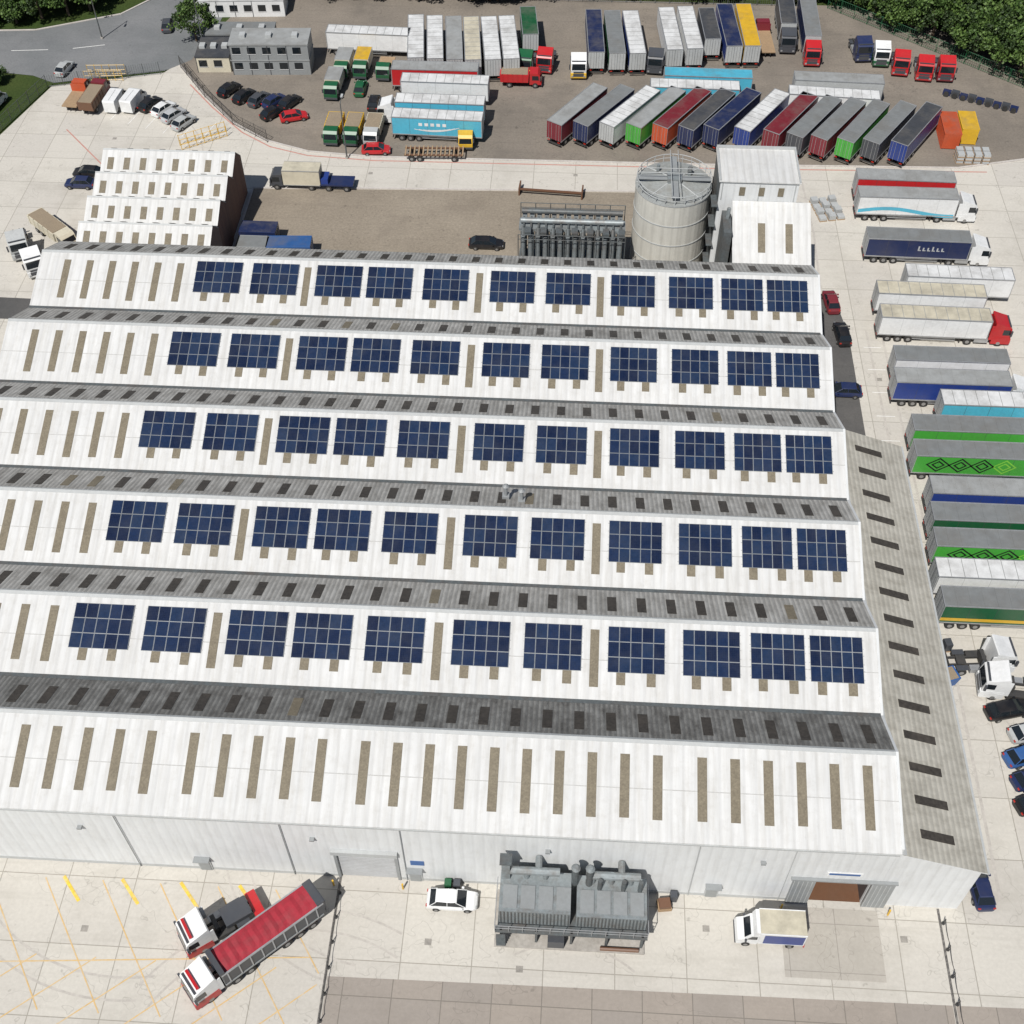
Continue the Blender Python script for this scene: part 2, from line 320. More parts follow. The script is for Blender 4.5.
for x0_,x1_ in ((21.0,22.9),(27.6,29.6)):
    for i in range(5): d.box(x0_+.05+i*.38,x0_+.12+i*.38,Y0-.33,Y0-.3,.1,4.6,P('lgrey'))
d.box(22.9,27.6,Y0+7,Y0+7.2,0,4.6,P('brown'));d.box(22.7,22.9,Y0+.26,Y0+7,0,4.6,P('dgrey'));d.box(27.6,27.8,Y0+.26,Y0+7,0,4.6,P('dgrey'));d.box(22.9,27.6,Y0+.26,Y0+7,4.6,4.8,P('dgrey'));d.box(22.9,27.6,Y0+.1,Y0+7,-.01,.02,P('brown'))
for x,wd in ((-11.6,1.0),(14.5,1.0),(-30.5,1.0)):
    d.box(x-.6,x+.6,Y0-.09,Y0-.01,0,2.3,P('lgrey'));d.box(x-.48,x+.48,Y0-.14,Y0-.09,.02,2.15,P('grey'));d.box(x-.7,x+.7,Y0-.6,Y0-.01,2.45,2.52,P('grey'))
d.box(-11.9,-10.7,Y0-.05,Y0-.01,3.2,4.0,P('mblue'))
d.box(23.6,26.6,Y0-.06,Y0-.01,5.6,6.2,P('white'));d.box(23.8,26.4,Y0-.08,Y0-.06,5.75,6.05,P('mblue'))
for x in (-36.5,-22.5,-12.4,12.5,20.4): d.tube((x,Y0-.12,EV-.4),(x,Y0-.12,.1),.045,P('grey') if x<-20 else P('lgrey'))
for x in (-40,-20,0,18): d.box(x-.2,x+.2,Y0-.35,Y0-.01,7.5,7.7,P('grey'))
for x in (-18.9,-12.7,20.6,29.9): d.cyl((x,Y0-.9,.5),.09,1.,'z',P('yellow'),seg=8)
for x in (-9.,-8.2,10.9): d.box(x,x+.6,Y0-.8,Y0-.15,.0,1.05,P('dgreen') if x<-8.5 else P('dgrey'))
d.build("doors_and_fittings",parent=fac)
XO=36.0;YE=92.;ZI=10.7;ZO=8.1
l=MB();l.slab([(XR+.36,Y0-.3,ZI),(XO+.3,Y0-.3,ZO),(XO+.3,YE,ZO),(XR+.36,YE,ZI)],.15,LEAN,WALL)
y=Y0+2.0
while y<YE-1.5:
    xa,xb=30.7,33.7;za=ZI-(xa-XR-.36)/(XO-XR)*(ZI-ZO);zb=ZI-(xb-XR-.36)/(XO-XR)*(ZI-ZO)
    l.slab([(xa,y-.40,za+.05),(xb,y-.40,zb+.05),(xb,y+.40,zb+.05),(xa,y+.40,za+.05)],.03,SKY_D);y+=3.12
l.slab([(XR+.2,Y0-.3,ZI+.12),(XR+.6,Y0-.3,ZI+.05),(XR+.6,YE,ZI+.05),(XR+.2,YE,ZI+.12)],.04,P('lgrey'))
l.box(XO+.3,XO+.5,Y0-.3,YE,ZO-.2,ZO-.04,P('lgrey'))
for yy in (Y0,YE-.25):
    vs=[(XR+.01,yy,0),(XO,yy,0),(XO,yy,ZO-.16),(XR+.01,yy,ZI-.08)];vs+=[(a,yy+.2,c) for a,_,c in vs]
    l.add(vs,[(0,1,2,3),(7,6,5,4),(0,4,5,1),(1,5,6,2),(2,6,7,3),(3,7,4,0)],WALL)
l.box(XO-.2,XO-.001,Y0+.21,YE-.26,0,ZO-.16,WALL);l.build("lean_to",parent=fac)
v=MB()
for x,y in ((-5.6,78.6),(-4.0,78.1)):
    v.cyl((x,y,13.6),.18,1.5,'z',P('grey'));v.cyl((x,y,14.4),.34,.22,'z',P('grey'),r2=.12);v.box(x-.35,x+.35,y-.35,y+.35,12.0,13.0,P('grey'))
v.build("roof_vents",parent=fac)

# ------------------------------------------------------------------ solar panels
def cellmat(name,c):
    m,nt,b=base(name,.22,0,.4);tc=nn(nt,"ShaderNodeTexCoord")
    bt=nn(nt,"ShaderNodeTexBrick",offset=0.);bt.inputs["Scale"].default_value=1;bt.inputs["Brick Width"].default_value=.165;bt.inputs["Row Height"].default_value=.165;bt.inputs["Mortar Size"].default_value=.004
    bt.inputs["Color1"].default_value=(*c,1);bt.inputs["Color2"].default_value=tuple(x*1.25 for x in c)+(1,);bt.inputs["Mortar"].default_value=(.03,.04,.07,1)
    nt.links.new(tc.outputs["Object"],bt.inputs["Vector"])
    v=coords(nt);c2=mix(nt,ramp(nt,noise(nt,v,.6,6),.4,g(0),.8,g(.12)),bt.outputs[0],(.16,.16,.15))
    nt.links.new(c2,b.inputs["Base Color"]);return m
CELL=[cellmat("solar_cell_%d"%i,c) for i,c in enumerate([(.006,.014,.042),(.008,.019,.054),(.005,.011,.034),(.010,.023,.058)])]
FR=M("panel_frame_aluminium",(.22,.24,.26),.5,metal=.2,dirt=.2)
slope=math.atan2(RG-EV,SL)
def pan_mesh(W):
    b=MB();nx=5;ny=3;pw=W/nx;ph=1.42
    for i in range(nx):
        for j in range(ny):
            x0=-W/2+i*pw+.009;x1=x0+pw-.018;y0=j*ph+.009;y1=y0+ph-.018
            b.box(x0,x1,y0,y1,.06,.095,FR);b.poly([(x0+.032,y0+.032,.1),(x1-.032,y0+.032,.1),(x1-.032,y1-.032,.1),(x0+.032,y1-.032,.1)],random.choice(CELL))
    for j in range(ny):
        for q in (.3,1.1): b.box(-W/2-.1,W/2+.1,j*ph+q,j*ph+q+.05,.035,.058,X('alu'))
    return b
pmesh={}
for k in range(1,6):
    for c,W in PX:
        key=(W,random.randint(0,2))
        if key not in pmesh:
            o=pan_mesh(W).build("solar_panel_array");pmesh[key]=o.data
        else: o=put("solar_panel_array",pmesh[key])
        y=Y0+PIT*k+2.6;o.location=(c,y,S(y,k));o.rotation_euler=(slope,0,0)

# ------------------------------------------------------------------ sawtooth workshop (north-west)
wk=empty("sawtooth_workshop");b=MB();s2=MB();wl=MB()
bx0,bx1=-64.2,-46.6;by=123.4;bp=5.5
for k in range(4):
    ya=by+bp*k;x0=bx0-.45*k;x1=bx1-.15*k
    b.slab([(x0,ya,6.2),(x1,ya,6.2),(x1,ya+3.5,8.0),(x0,ya+3.5,8.0)],.12,WHITE,X('brick'))
    b.slab([(x0,ya+3.5,8.0),(x1,ya+3.5,8.0),(x1,ya+bp,6.2),(x0,ya+bp,6.2)],.12,GREY)
    b.slab([(x0,ya+3.3,7.93),(x1,ya+3.3,7.93),(x1,ya+3.5,8.05),(x0,ya+3.5,8.05)],.03,P('lgrey'))
    if k: b.box(x0,x1,ya-.2,ya+.15,6.1,6.33,X('galvd'))
    n=8
    for i in range(n):
        x=x0+1.3+i*(x1-x0-2.6)/(n-1)
        s2.slab([(x-.42,ya+.7,6.6),(x+.42,ya+.7,6.6),(x+.42,ya+2.3,7.42),(x-.42,ya+2.3,7.42)],.03,SKY_B)
        s2.slab([(x-.4,ya+4.0,7.79),(x+.4,ya+4.0,7.79),(x+.4,ya+5.0,6.89),(x-.4,ya+5.0,6.89)],.03,SKY_D)
    for xa in (x0,x1-.22):
        vs=[(xa,ya,0),(xa,ya,6.06),(xa,ya+3.5,7.86),(xa,ya+bp,6.06),(xa,ya+bp,0)];vs+=[(q+.2,r,t) for q,r,t in vs]
        wl.add(vs,[(0,1,2,3,4),(9,8,7,6,5)]+[(i,i+5,(i+1)%5+5,(i+1)%5) for i in range(5)],X('brick'))
wl.box(bx0,bx1,by-.2,by,0,6.1,WALL);wl.box(bx0-1.3,bx1-.5,by+4*bp,by+4*bp+.2,0,6.1,WALL)
b.build("roof",parent=wk);s2.build("rooflights",parent=wk);wl.build("walls",parent=wk)

# ------------------------------------------------------------------ tall process building
tb=empty("process_building");b=MB()
b.box(18,27.7,129.2,136.4,0,15.2,WALL)
b.slab([(17.8,129,15.5),(27.9,129,15.5),(27.9,136.6,15.4),(17.8,136.6,15.4)],.15,WHITE)
b.box(17.94,17.99,129.3,136.3,.1,15.1,X('galvd'))
b.box(20,29.3,121.5,129.19,0,8.6,WALL)
vs=[(20,121.5,8.62),(20,129.19,8.62),(20,129.19,12.3)];vs+=[(29.3,y,z) for _,y,z in vs];b.add(vs,[(0,1,2),(5,4,3),(0,3,4,1),(1,4,5,2),(2,5,3,0)],WALL)
b.slab([(19.8,121.2,8.8),(29.5,121.2,8.8),(29.5,129.15,12.6),(19.8,129.15,12.6)],.12,WHITE)
for x in (23.4,26.8):
    b.slab([(x-.45,122.8,9.62),(x+.45,122.8,9.62),(x+.45,126.4,11.34),(x-.45,126.4,11.34)],.03,SKY_B)
for x in (20.8,23.2,25.6): b.box(x-.35,x+.35,129.12,129.18,13.4,14.6,SKY_B)
for x in (18.3,22.9,27.3): b.box(x-.06,x+.06,129.13,129.19,12.7,15.2,P('lgrey'))
b.box(19.94,19.99,121.7,129.0,.1,8.6,X('galvd'))
b.box(17.85,27.85,136.3,136.55,15.4,15.75,P('lgrey'));b.box(17.85,18.05,129.1,136.3,15.5,15.7,P('lgrey'));b.box(27.65,27.85,129.1,136.3,15.5,15.7,P('lgrey'))
b.build("walls_and_roof",parent=tb)
b=MB()
b.box(18.6,19.6,124,128.6,0,11.5,X('galvd'));b.tube((19.2,127,0),(19.2,127,13),.25,X('galv'));
for z in (3,6,9,12): b.box(17.2,18,128.5,131,z,z+.1,X('galvd'))
b.build("stair_tower",parent=tb)

# silo
b=MB();r,h=4.85,12.2
SIL=clad("silo_cladding",(.55,.54,.49),.5,1.2,.2,mott=.08,dcol=(.32,.30,.26))
SILT=M("silo_roof_steel",(.27,.285,.28),.6,var=.14,dirt=.6,dcol=(.16,.14,.11),dscale=.6)
b.cyl((0,0,h/2),r,h,'z',SIL,seg=48);b.cyl((0,0,h+.3),r+.05,.6,'z',SILT,seg=48,r2=1.0)
for z in (3,6,9,12.1): b.cyl((0,0,z),r+.06,.14,'z',P('lgrey'),seg=48)
for i in range(24):
    a=2*math.pi*i/24;a2=2*math.pi*(i+1)/24;q=(r-.1)
    p=(q*math.cos(a),q*math.sin(a));p2=(q*math.cos(a2),q*math.sin(a2))
    b.tube((*p,h),(*p,h+1.2),.05,P('lgrey'));b.tube((*p,h+1.2),(*p2,h+1.2),.05,P('lgrey'));b.tube((*p,h+.65),(*p2,h+.65),.04,P('lgrey'))
    if i%3==0: b.tube((*p,h+.1),(0.6*math.cos(a),.6*math.sin(a),h+.66),.08,P('lgrey'))
b.box(-.9,.9,-.9,.9,h+.5,h+1.2,X('galv'));b.box(-4.6,4.6,-.45,.45,h+.8,h+.88,P('grey'));b.box(-.45,.45,-4.6,4.6,h+.9,h+.96,P('grey'));b.tube((2,1.4,h+.3),(2,1.4,h+1.6),.3,X('galv'));b.tube((-2,2,h+.3),(-2,2,h+1.4),.22,X('galv'))
for s_ in (-.5,.5):b.tube((-4.6,s_,h+1.9),(4.6,s_,h+1.9),.045,P('lgrey'));b.tube((s_,-4.6,h+1.9),(s_,4.6,h+1.9),.045,P('lgrey'))
b.tube((4.95,-.3,0),(4.95,-.3,h+1),.06,X('steel'));b.tube((4.95,.3,0),(4.95,.3,h+1),.06,X('steel'))
for i in range(30): b.tube((4.95,-.3,.4*i+.3),(4.95,.3,.4*i+.3),.025,X('steel'))
b.build("storage_silo",(12.6,133,0))

# bag filter house behind factory
b=MB();
for i in range(14):
    x=-6.2+i*.96
    b.box(x-.36,x+.36,1.0,3.6,2.4,7.6,X('galv'));b.cyl((x,.3,5.2),.28,4.6,'z',X('galv'),seg=10);b.cyl((x,.3,2.4),.28,1.,'z',X('galvd'),seg=10)
    b.tube((x,.3,7.4),(x,1.2,8.0),.24,X('galvd'),seg=8)
    b.box(x-.3,x+.3,3.8,5.6,6.2,7.4,X('galv'));b.box(x-.12,x+.12,1.2,3.4,7.9,8.25,X('galvd'))
b.box(-6.8,6.9,3.6,6.2,5.8,6.0,X('galvd'));b.box(-6.8,6.9,1.2,3.4,7.6,7.9,X('galv'))
for y in (-.6,6.2):
    b.tube((-6.8,y,8.3),(6.9,y,8.3),.05,X('galvd'));b.tube((-6.8,y,7.6),(6.9,y,7.6),.05,X('galvd'))
    for i in range(8): b.tube((-6.8+i*1.957,y,0),(-6.8+i*1.957,y,8.3),.06,X('galvd'))
b.tube((-6.6,2.2,8.5),(6.6,2.2,8.5),.36,X('galv'),seg=12);b.tube((-6.6,4.9,8.0),(6.6,4.9,8.0),.35,X('galvd'),seg=12)
for i in range(7): b.box(-6+i*2,-5.2+i*2,-.2,1,7.9,8.4,X('galvd'))
for i in range(6): b.tube((-6+i*2.3,-.6,1),(-4.9+i*2.3,-.6,5.),.06,X('galvd'))
b.box(-6.9,7,-.7,4.9,1.8,1.95,X('galvd'));b.build("dust_filter_unit",(-.2,127.2,0))

# foreground filter plant
b=MB()
b.box(-6.6,6.3,-3.0,2.0,0,.18,X('conc'))
for x in (-6,-3,0,3,6):
    for y in (-2.4,1.6): b.box(x-.1,x+.1,y-.1,y+.1,.18,2.6,X('galvd'))
b.box(-6.3,6.3,-2.1,1.9,2.5,2.65,X('galvd'))
b.box(-6.2,-.2,-1.9,1.7,2.65,5.2,X('galv'));b.box(.3,6.2,-1.9,1.7,2.65,4.9,X('galv'))
for i in range(20): b.box(-6.1+i*.3,-6.0+i*.3,-1.98,-1.9,2.8,5.1,X('galvd'))
for i in range(20): b.box(.4+i*.29,.5+i*.29,-1.98,-1.9,2.8,4.8,X('galvd'))
for i in range(4):
    b.box(-5.9+i*1.5,-4.7+i*1.5,-1.6,.4,5.2,5.3,P('grey'));b.box(.6+i*1.4,1.75+i*1.4,-1.6,.4,4.9,5.0,P('grey'))
b.box(-6.1,-5.4,.9,1.6,5.2,8.2,X('galv'));b.box(-6.25,-5.25,.75,1.75,8.2,8.4,X('galvd'))
b.tube((-5.4,1.2,6.4),(-1.2,1.2,6.4),.36,X('galv'),seg=12);b.tube((1,1.2,6.2),(5.6,1.2,6.2),.36,X('galv'),seg=12)
for x in (-4,-2.4,1.6,3.2,4.8): b.tube((x,1.2,4.85),(x,1.2,6.5),.25,X('galv'),seg=10)
for x in (0.1,1.3): b.cyl((x,1.0,6.4),.3,3.,'z',X('galvd'),seg=12);b.cyl((x,1.0,8.),.4,.25,'z',X('galv'),seg=12,r2=.2)
for x in (2.2,4.2,5.6): b.cyl((x,.6,5.7),.2,1.8,'z',X('galvd'),seg=10)
for i in range(6):
    x=-5.2+i*2.1;b.cyl((x,-.8,2.0),.2,1.1,'z',X('galv'),seg=12,r2=.85);b.cyl((x,-.8,.9),.2,1.2,'z',X('galvd'),seg=10)
for x in (-6.5,6.4): b.tube((x,-2.6,3.7),(x,1.7,3.7),.04,X('alu'))
b.tube((-6.5,-2.6,3.7),(6.4,-2.6,3.7),.04,X('alu'));b.tube((-6.5,-2.6,3.2),(6.4,-2.6,3.2),.03,X('alu'))
b.box(-6.5,6.4,-2.7,-2.1,2.5,2.6,X('galvd'))
for i in range(12): b.tube((-6.5+i*1.17,-2.6,2.6),(-6.5+i*1.17,-2.6,3.7),.035,X('alu'))
for i in range(7): b.box(-6.4,-5.6,-3.0,-2.7,.3*i+.3,.3*i+.34,X('galvd'))
b.tube((2.5,-2.8,.4),(5.8,-2.8,.4),.18,P('brown'),seg=8);b.box(-2,-.6,-2.9,-2.2,.2,1.5,P('dgrey'))
b.tube((-3,1.2,6.4),(-3,2.5,6.4),.3,X('galv'),seg=10);b.tube((4,1.2,6.2),(4,2.5,6.2),.3,X('galv'),seg=10)
b.build("filter_plant",(2.3,41.4,0))

# ------------------------------------------------------------------ vehicles
def wheels(b,xs,yo,r,w):
    for x in xs:
        for s in (-1,1):
            b.cyl((x,s*(yo-w/2),r),r,w,'y',X('tyre'),14);b.cyl((x,s*(yo+.005),r),r*.5,.04,'y',X('hub'),10)
def decor(b,kind,x0,x1,W,mat2):
    L=x1-x0
    for s in (-1,1):
        y=s*(W+.012)
        def q(pts,m): b.poly([(a,y,c) for a,c in pts],m)
        if kind=='diamond':
            for t in (.10,.28,.46,.64):
                cx=x0+L*(t+.1)
                for rr,ww in ((1.15,.22),(.65,.22)):
                    for sx in (-1,1):
                        for sz in (-1,1):
                            cz=2.6
                            q([(cx+sx*rr*1.2,cz),(cx+sx*(rr-ww)*1.2,cz),(cx,cz+sz*(rr-ww)),(cx,cz+sz*rr)],P('black') if t<.5 else P('lime'))
        elif kind=='swoosh':
            pts=[];n=10
            for i in range(n+1): t=i/n;pts.append((x0+L*(.25+.5*t),2.1-.55*math.sin(math.pi*t)+.5*t))
            for i in range(n):
                a=pts[i];c=pts[i+1];th=.28*math.sin(math.pi*(i+.5)/n)+.06;q([a,c,(c[0],c[1]+th),(a[0],a[1]+th)],P(mat2))
            for i in range(5): xx=x0+L*.3+i*.9;q([(xx,2.7),(xx+.55,2.7),(xx+.55,3.2),(xx,3.2)],P(mat2))
        elif kind=='text':
            for i in range(6):
                xx=x0+L*.5+i*L*.045;hh=.55 if i%3 else .75
                q([(xx,2.3),(xx+.2,2.3),(xx+.2,2.3+hh),(xx,2.3+hh)],P(mat2));q([(xx+.2,2.3),(xx+.42,2.3),(xx+.42,2.45),(xx+.2,2.45)],P(mat2))
        elif kind=='stripe':
            q([(x0+.1,1.5),(x1-.1,1.5),(x1-.1,2.0),(x0+.1,2.0)],P(mat2))
        elif kind=='wave':
            for i in range(12):
                t=i/12;t2=(i+1)/12;z=lambda t:1.4+.5*math.sin(t*5)
                q([(x0+.2+(L-.4)*t,z(t)),(x0+.2+(L-.4)*t2,z(t2)),(x0+.2+(L-.4)*t2,z(t2)+.55),(x0+.2+(L-.4)*t,z(t)+.55)],P(mat2))
def trailer(b,x0,L,roofc,side,dec=None,c2='white',H=4.,rear=None):
    x1=x0+L;W=1.27;z0=1.2
    b.box(x0,x1,-W,W,z0,H-.04,P(side),top=TP(roofc),rear=P(rear or 'lgrey'),front=P('lgrey'))
    for s in (-1,1):
        b.box(x0,x1,s*W-.05,s*W+.05,H-.1,H+.02,X('alu'))
        b.box(x0,x1,s*W-.03,s*W+.035,z0-.12,z0+.05,X('alu'))
        for x in (x0+.02,x1-.1): b.box(x,x+.1,s*W-.02,s*W+.03,z0,H-.1,X('alu'))
        for i in range(1,5): b.box(x0+L*i/5-.015,x0+L*i/5+.015,s*W-.01,s*W+.018,z0+.05,H-.12,P('lgrey' if side in('white','lgrey') else 'dgrey'))
        b.box(x0+3.9,x1-3.8,s*1.15-.03,s*1.15+.03,.55,.65,X('alu'));b.box(x0+3.9,x1-3.8,s*1.15-.03,s*1.15+.03,.85,.95,X('alu'))
        b.box(x1-3.2,x1-3.05,s*.85-.08,s*.85+.08,0.02,z0,X('steel'));b.box(x0-.03,x0,s*.9-.2,s*.9+.2,.85,1.0,X('lamp'))
        b.box(x0+4.2,x0+5.6,s*.85-.25,s*.85+.25,.5,1.0,X('steel'))
    b.box(x0,x0+.08,-W,W,H-.1,H+.03,X('alu'));b.box(x1-.08,x1,-W,W,H-.1,H+.03,X('alu'))
    n=int(L/1.25)
    for i in range(1,n): b.box(x0+L*i/n-.03,x0+L*i/n+.03,-W+.05,W-.05,H-.04,H-.015,TP('lgrey' if roofc in('white','lgrey','cream') else roofc))
    b.box(x0-.02,x0,-.02,.02,z0,H-.1,P('dgrey'));
    for y in (-.9,-.4,.4,.9): b.box(x0-.05,x0-.01,y-.02,y+.02,z0,H-.15,X('alu'))
    b.box(x0+.2,x1-1,-.55,-.4,.85,z0,X('steel'));b.box(x0+.2,x1-1,.4,.55,.85,z0,X('steel'));b.box(x0,x0+.15,-1.2,1.2,.5,.65,X('steel'))
    wheels(b,[x0+1.4,x0+2.7,x0+4.0],1.25,.5,.38)
    for x in (1.4,2.7,4.0): b.box(x0+x-.55,x0+x+.55,-1.24,-.75,1.03,1.08,X('steel'));b.box(x0+x-.55,x0+x+.55,.75,1.24,1.03,1.08,X('steel'))
    if dec: decor(b,dec,x0,x1,W+.01,c2)
def cab(b,x,col,low=None,tag=False,deflect=True):
    low=low or col;W=1.22
    prof=[(0,1.0),(2.2,1.0),(2.32,1.75),(2.14,2.85),(1.85,3.12),(1.2,3.3),(.1,3.7 if deflect else 3.2),(0,3.6 if deflect else 3.1)]
    b.prism([(x+a,c) for a,c in prof],-W,W,P(col))
    b.prism([(x+.05,.4),(x+2.3,.4),(x+2.42,.6),(x+2.36,1.3),(x+2.2,1.35),(x+.05,1.2)],-W-.02,W+.02,P(low))
    b.poly([(x+2.335,-1.08,1.85),(x+2.335,1.08,1.85),(x+2.17,1.02,2.8),(x+2.17,-1.02,2.8)],X('glass'))
    b.box(x+2.36,x+2.41,-.85,.85,.75,1.28,P('dgrey'));b.box(x+2.3,x+2.36,-.8,.8,1.35,1.6,P('dgrey'))
    for s in (-1,1):
        y=s*(W+.01);b.poly([(x+1.15,y,1.85),(x+2.12,y,1.85),(x+2.0,y,2.7),(x+1.15,y,2.7)],X('glass'))
        b.box(x+2.05,x+2.25,s*1.42-.1,s*1.42+.1,1.9,2.7,P('dgrey'));b.box(x+2.38,x+2.44,s*.95-.15,s*.95+.15,.7,.95,X('alu'))
        b.box(x-2.0,x-.3,s*.85-.35,s*.85+.3,.45,1.0,X('alu') if s<0 else X('steel'))
        b.box(x-3.4,x-2.2,s*.95-.3,s*.95+.3,1.06,1.1,P('dgrey'));b.box(x-.35,x+.02,s*1.17-.04,s*1.17+.04,1.0,3.2,P(col))
        b.box(x+.1,x+2.0,s*(W+.015)-.01,s*(W+.015)+.01,1.3,1.5,P(low))
    b.box(x-4.0,x+2,-.5,-.35,.75,1.02,X('steel'));b.box(x-4.0,x+2,.35,.5,.75,1.02,X('steel'));b.box(x-3.2,x-2.3,-.55,.55,1.02,1.2,X('steel'));b.box(x-4.0,x-3.9,-1.1,1.1,.7,.95,X('steel'))
    wheels(b,[x+1.0,x-2.8]+([x-1.5] if tag else []),1.22,.5,.36)
    b.box(x-.9,x-.5,-.7,.7,1.0,1.9,X('steel'));b.box(x+1.8,x+2.0,-1.1,1.1,3.13,3.2,P('dgrey'))
def add_trailer(xy,h,roofc,side,L=13.6,name="semi_trailer",**k):
    b=MB();trailer(b,-L/2,L,roofc,side,**k);return b.build(name,(*xy,.01),h)
def add_artic(xy,h,roofc,side,cc,low=None,L=13.6,**k):
    b=MB();trailer(b,-L/2,L,roofc,side,**k);cab(b,L/2+.55,cc,low);return b.build("articulated_lorry",(*xy,.01),h)
def add_tractor(xy,h,c,low=None,**k):
    b=MB();cab(b,1.,c,low,**k);return b.build("tractor_unit",(*xy,.01),h)
def car(b,col,L=4.3,H=1.45):
    k=L/4.3
    def sec(x,w,zt): return [(x,-w*.85,.22),(x,-w,.4),(x,-w,.68),(x,-w*.9,zt),(x,w*.9,zt),(x,w,.68),(x,w,.4),(x,w*.85,.22)]
    st=[(-2.15,.70,.72),(-2.05,.82,.90),(-1.4,.89,.96),(-.2,.91,.96),(.8,.90,.94),(1.3,.88,.88),(1.85,.82,.78),(2.08,.72,.66),(2.15,.6,.55)]
    b.loft([sec(x*k,w,z) for x,w,z in st],P(col))
    B=[(-1.85,.80),(1.2,.80)];T=[(-1.25,.62),(.35,.62)]
    vs=[(B[0][0]*k,-.8,.95),(B[1][0]*k,-.8,.92),(B[1][0]*k,.8,.92),(B[0][0]*k,.8,.95),(T[0][0]*k,-.62,H-.03),(T[1][0]*k,-.62,H-.03),(T[1][0]*k,.62,H-.03),(T[0][0]*k,.62,H-.03)]
    b.add(vs,[(0,1,5,4),(1,2,6,5),(2,3,7,6),(3,0,4,7),(4,5,6,7)],X('glass'))
    b.loft([[(T[0][0]*k-.1,-.6,H-.03),(T[0][0]*k-.1,.6,H-.03),(T[0][0]*k,.5,H+.01),(T[0][0]*k,-.5,H+.01)],[(0,-.65,H-.01),(0,.65,H-.01),(0,.56,H+.03),(0,-.56,H+.03)],[(T[1][0]*k+.1,-.6,H-.05),(T[1][0]*k+.1,.6,H-.05),(T[1][0]*k,.5,H+.0),(T[1][0]*k,-.5,H+.0)]],P(col))
    for s in (-1,1):
        for xb,xt in ((-1.85,-1.25),(-.35,-.35),(1.2,.35)): b.tube((xb*k,s*.805,.94),(xt*k,s*.63,H-.02),.035,P(col),seg=4)
        b.box(.75*k,.95*k,s*.98-.1,s*.98+.08,.92,1.05,P(col));b.box(2.0*k,2.1*k,s*.6-.14,s*.6+.14,.6,.7,X('alu'));b.box(-2.16*k,-2.05*k,s*.66-.12,s*.66+.12,.7,.85,X('lamp'))
    wheels(b,[1.32*k,-1.3*k],.92,.32,.22)
def add_car(xy,h,col,L=4.3,H=1.45,name="parked_car"):
    b=MB();car(b,col,L,H);return b.build(name,(*xy,.02),h)
def add_van(xy,h,col,L=5.4,name="parked_van"):
    b=MB();a=-L/2;f=L/2
    b.prism([(a,.4),(f-.1,.4),(f,.7),(f-.15,1.15),(f-.75,1.4),(f-1.3,2.15),(f-1.7,2.3),(a+.1,2.3),(a,2.1)],-.95,.95,P(col))
    b.poly([(f-.78,-.82,1.46),(f-.78,.82,1.46),(f-1.26,.76,2.12),(f-1.26,-.76,2.12)],X('glass'))
    for s in (-1,1):
        b.poly([(f-1.9,s*.96,1.4),(f-.95,s*.96,1.4),(f-1.35,s*.96,1.98),(f-1.9,s*.96,1.98)],X('glass'));b.box(f-1.05,f-.85,s*1.07-.1,s*1.07+.1,1.3,1.6,P('dgrey'))
        b.box(f-.1,f,s*.7-.15,s*.7+.15,.85,1.0,X('alu'))
    b.box(f-.05,f+.05,-.9,.9,.4,.65,P('dgrey'));b.box(a+.3,f-2,-.03,.03,2.3,2.33,P('lgrey'))
    wheels(b,[f-1.0,a+1.1],.97,.36,.24);return b.build(name,(*xy,.02),h)
def add_boxtruck(xy,h,cc,box,roofc,L=7.,H=3.3,name="box_truck",load=None,W=1.2):
    b=MB();f=L/2;a=-L/2
    b.prism([(f-1.9,.6),(f-.05,.6),(f,1.2),(f-.25,2.1),(f-.6,2.45),(f-1.9,2.5)],-1.05,1.05,P(cc))
    b.poly([(f-.02,-.95,1.3),(f-.02,.95,1.3),(f-.225,.88,2.05),(f-.225,-.88,2.05)],X('glass'))
    for s in (-1,1):
        b.poly([(f-1.5,s*1.06,1.35),(f-.4,s*1.06,1.35),(f-.5,s*1.06,2.1),(f-1.5,s*1.06,2.1)],X('glass'));b.box(f-.3,f-.15,s*1.2-.09,s*1.2+.09,1.4,2.,P('dgrey'))
        b.box(a,f-2,s*.4-.06,s*.4+.06,.6,.9,X('steel'))
    b.box(f-.03,f+.06,-1.05,1.05,.45,.75,P('dgrey'))
    if load=='flat':
        b.box(a,f-2.1,-W,W,.95,1.12,X('wood'));b.box(f-2.15,f-2.05,-W,W,1.1,2.3,P(cc))
    elif load=='tip':
        b.prism([(a,1.0),(f-2.1,1.0),(f-2.0,2.3),(a-.1,2.3)],-W,W,P(box));b.box(a+.1,f-2.2,-W+.12,W-.12,2.3,2.36,X('sand'))
        for i in range(5): b.box(a+.3+i*(L-2.6)/5,a+.42+i*(L-2.6)/5,-W-.06,W+.06,1.0,2.3,P(box))
    else:
        b.box(a,f-2.05,-W,W,.95,H,P(box),top=TP(roofc));
        for s in (-1,1): b.box(a,f-2.05,s*W-.04,s*W+.04,H-.06,H+.02,X('alu'));b.box(a,f-2.05,s*W-.02,s*W+.03,.9,1.0,X('alu'))
        for y in (-.5,0,.5): b.box(a-.03,a,y-.02,y+.02,1,H-.1,P('dgrey'))
    wheels(b,[f-1.0,a+1.4]+([a+2.5] if L>7.5 else []),1.1,.45,.3);return b.build(name,(*xy,.02),h)

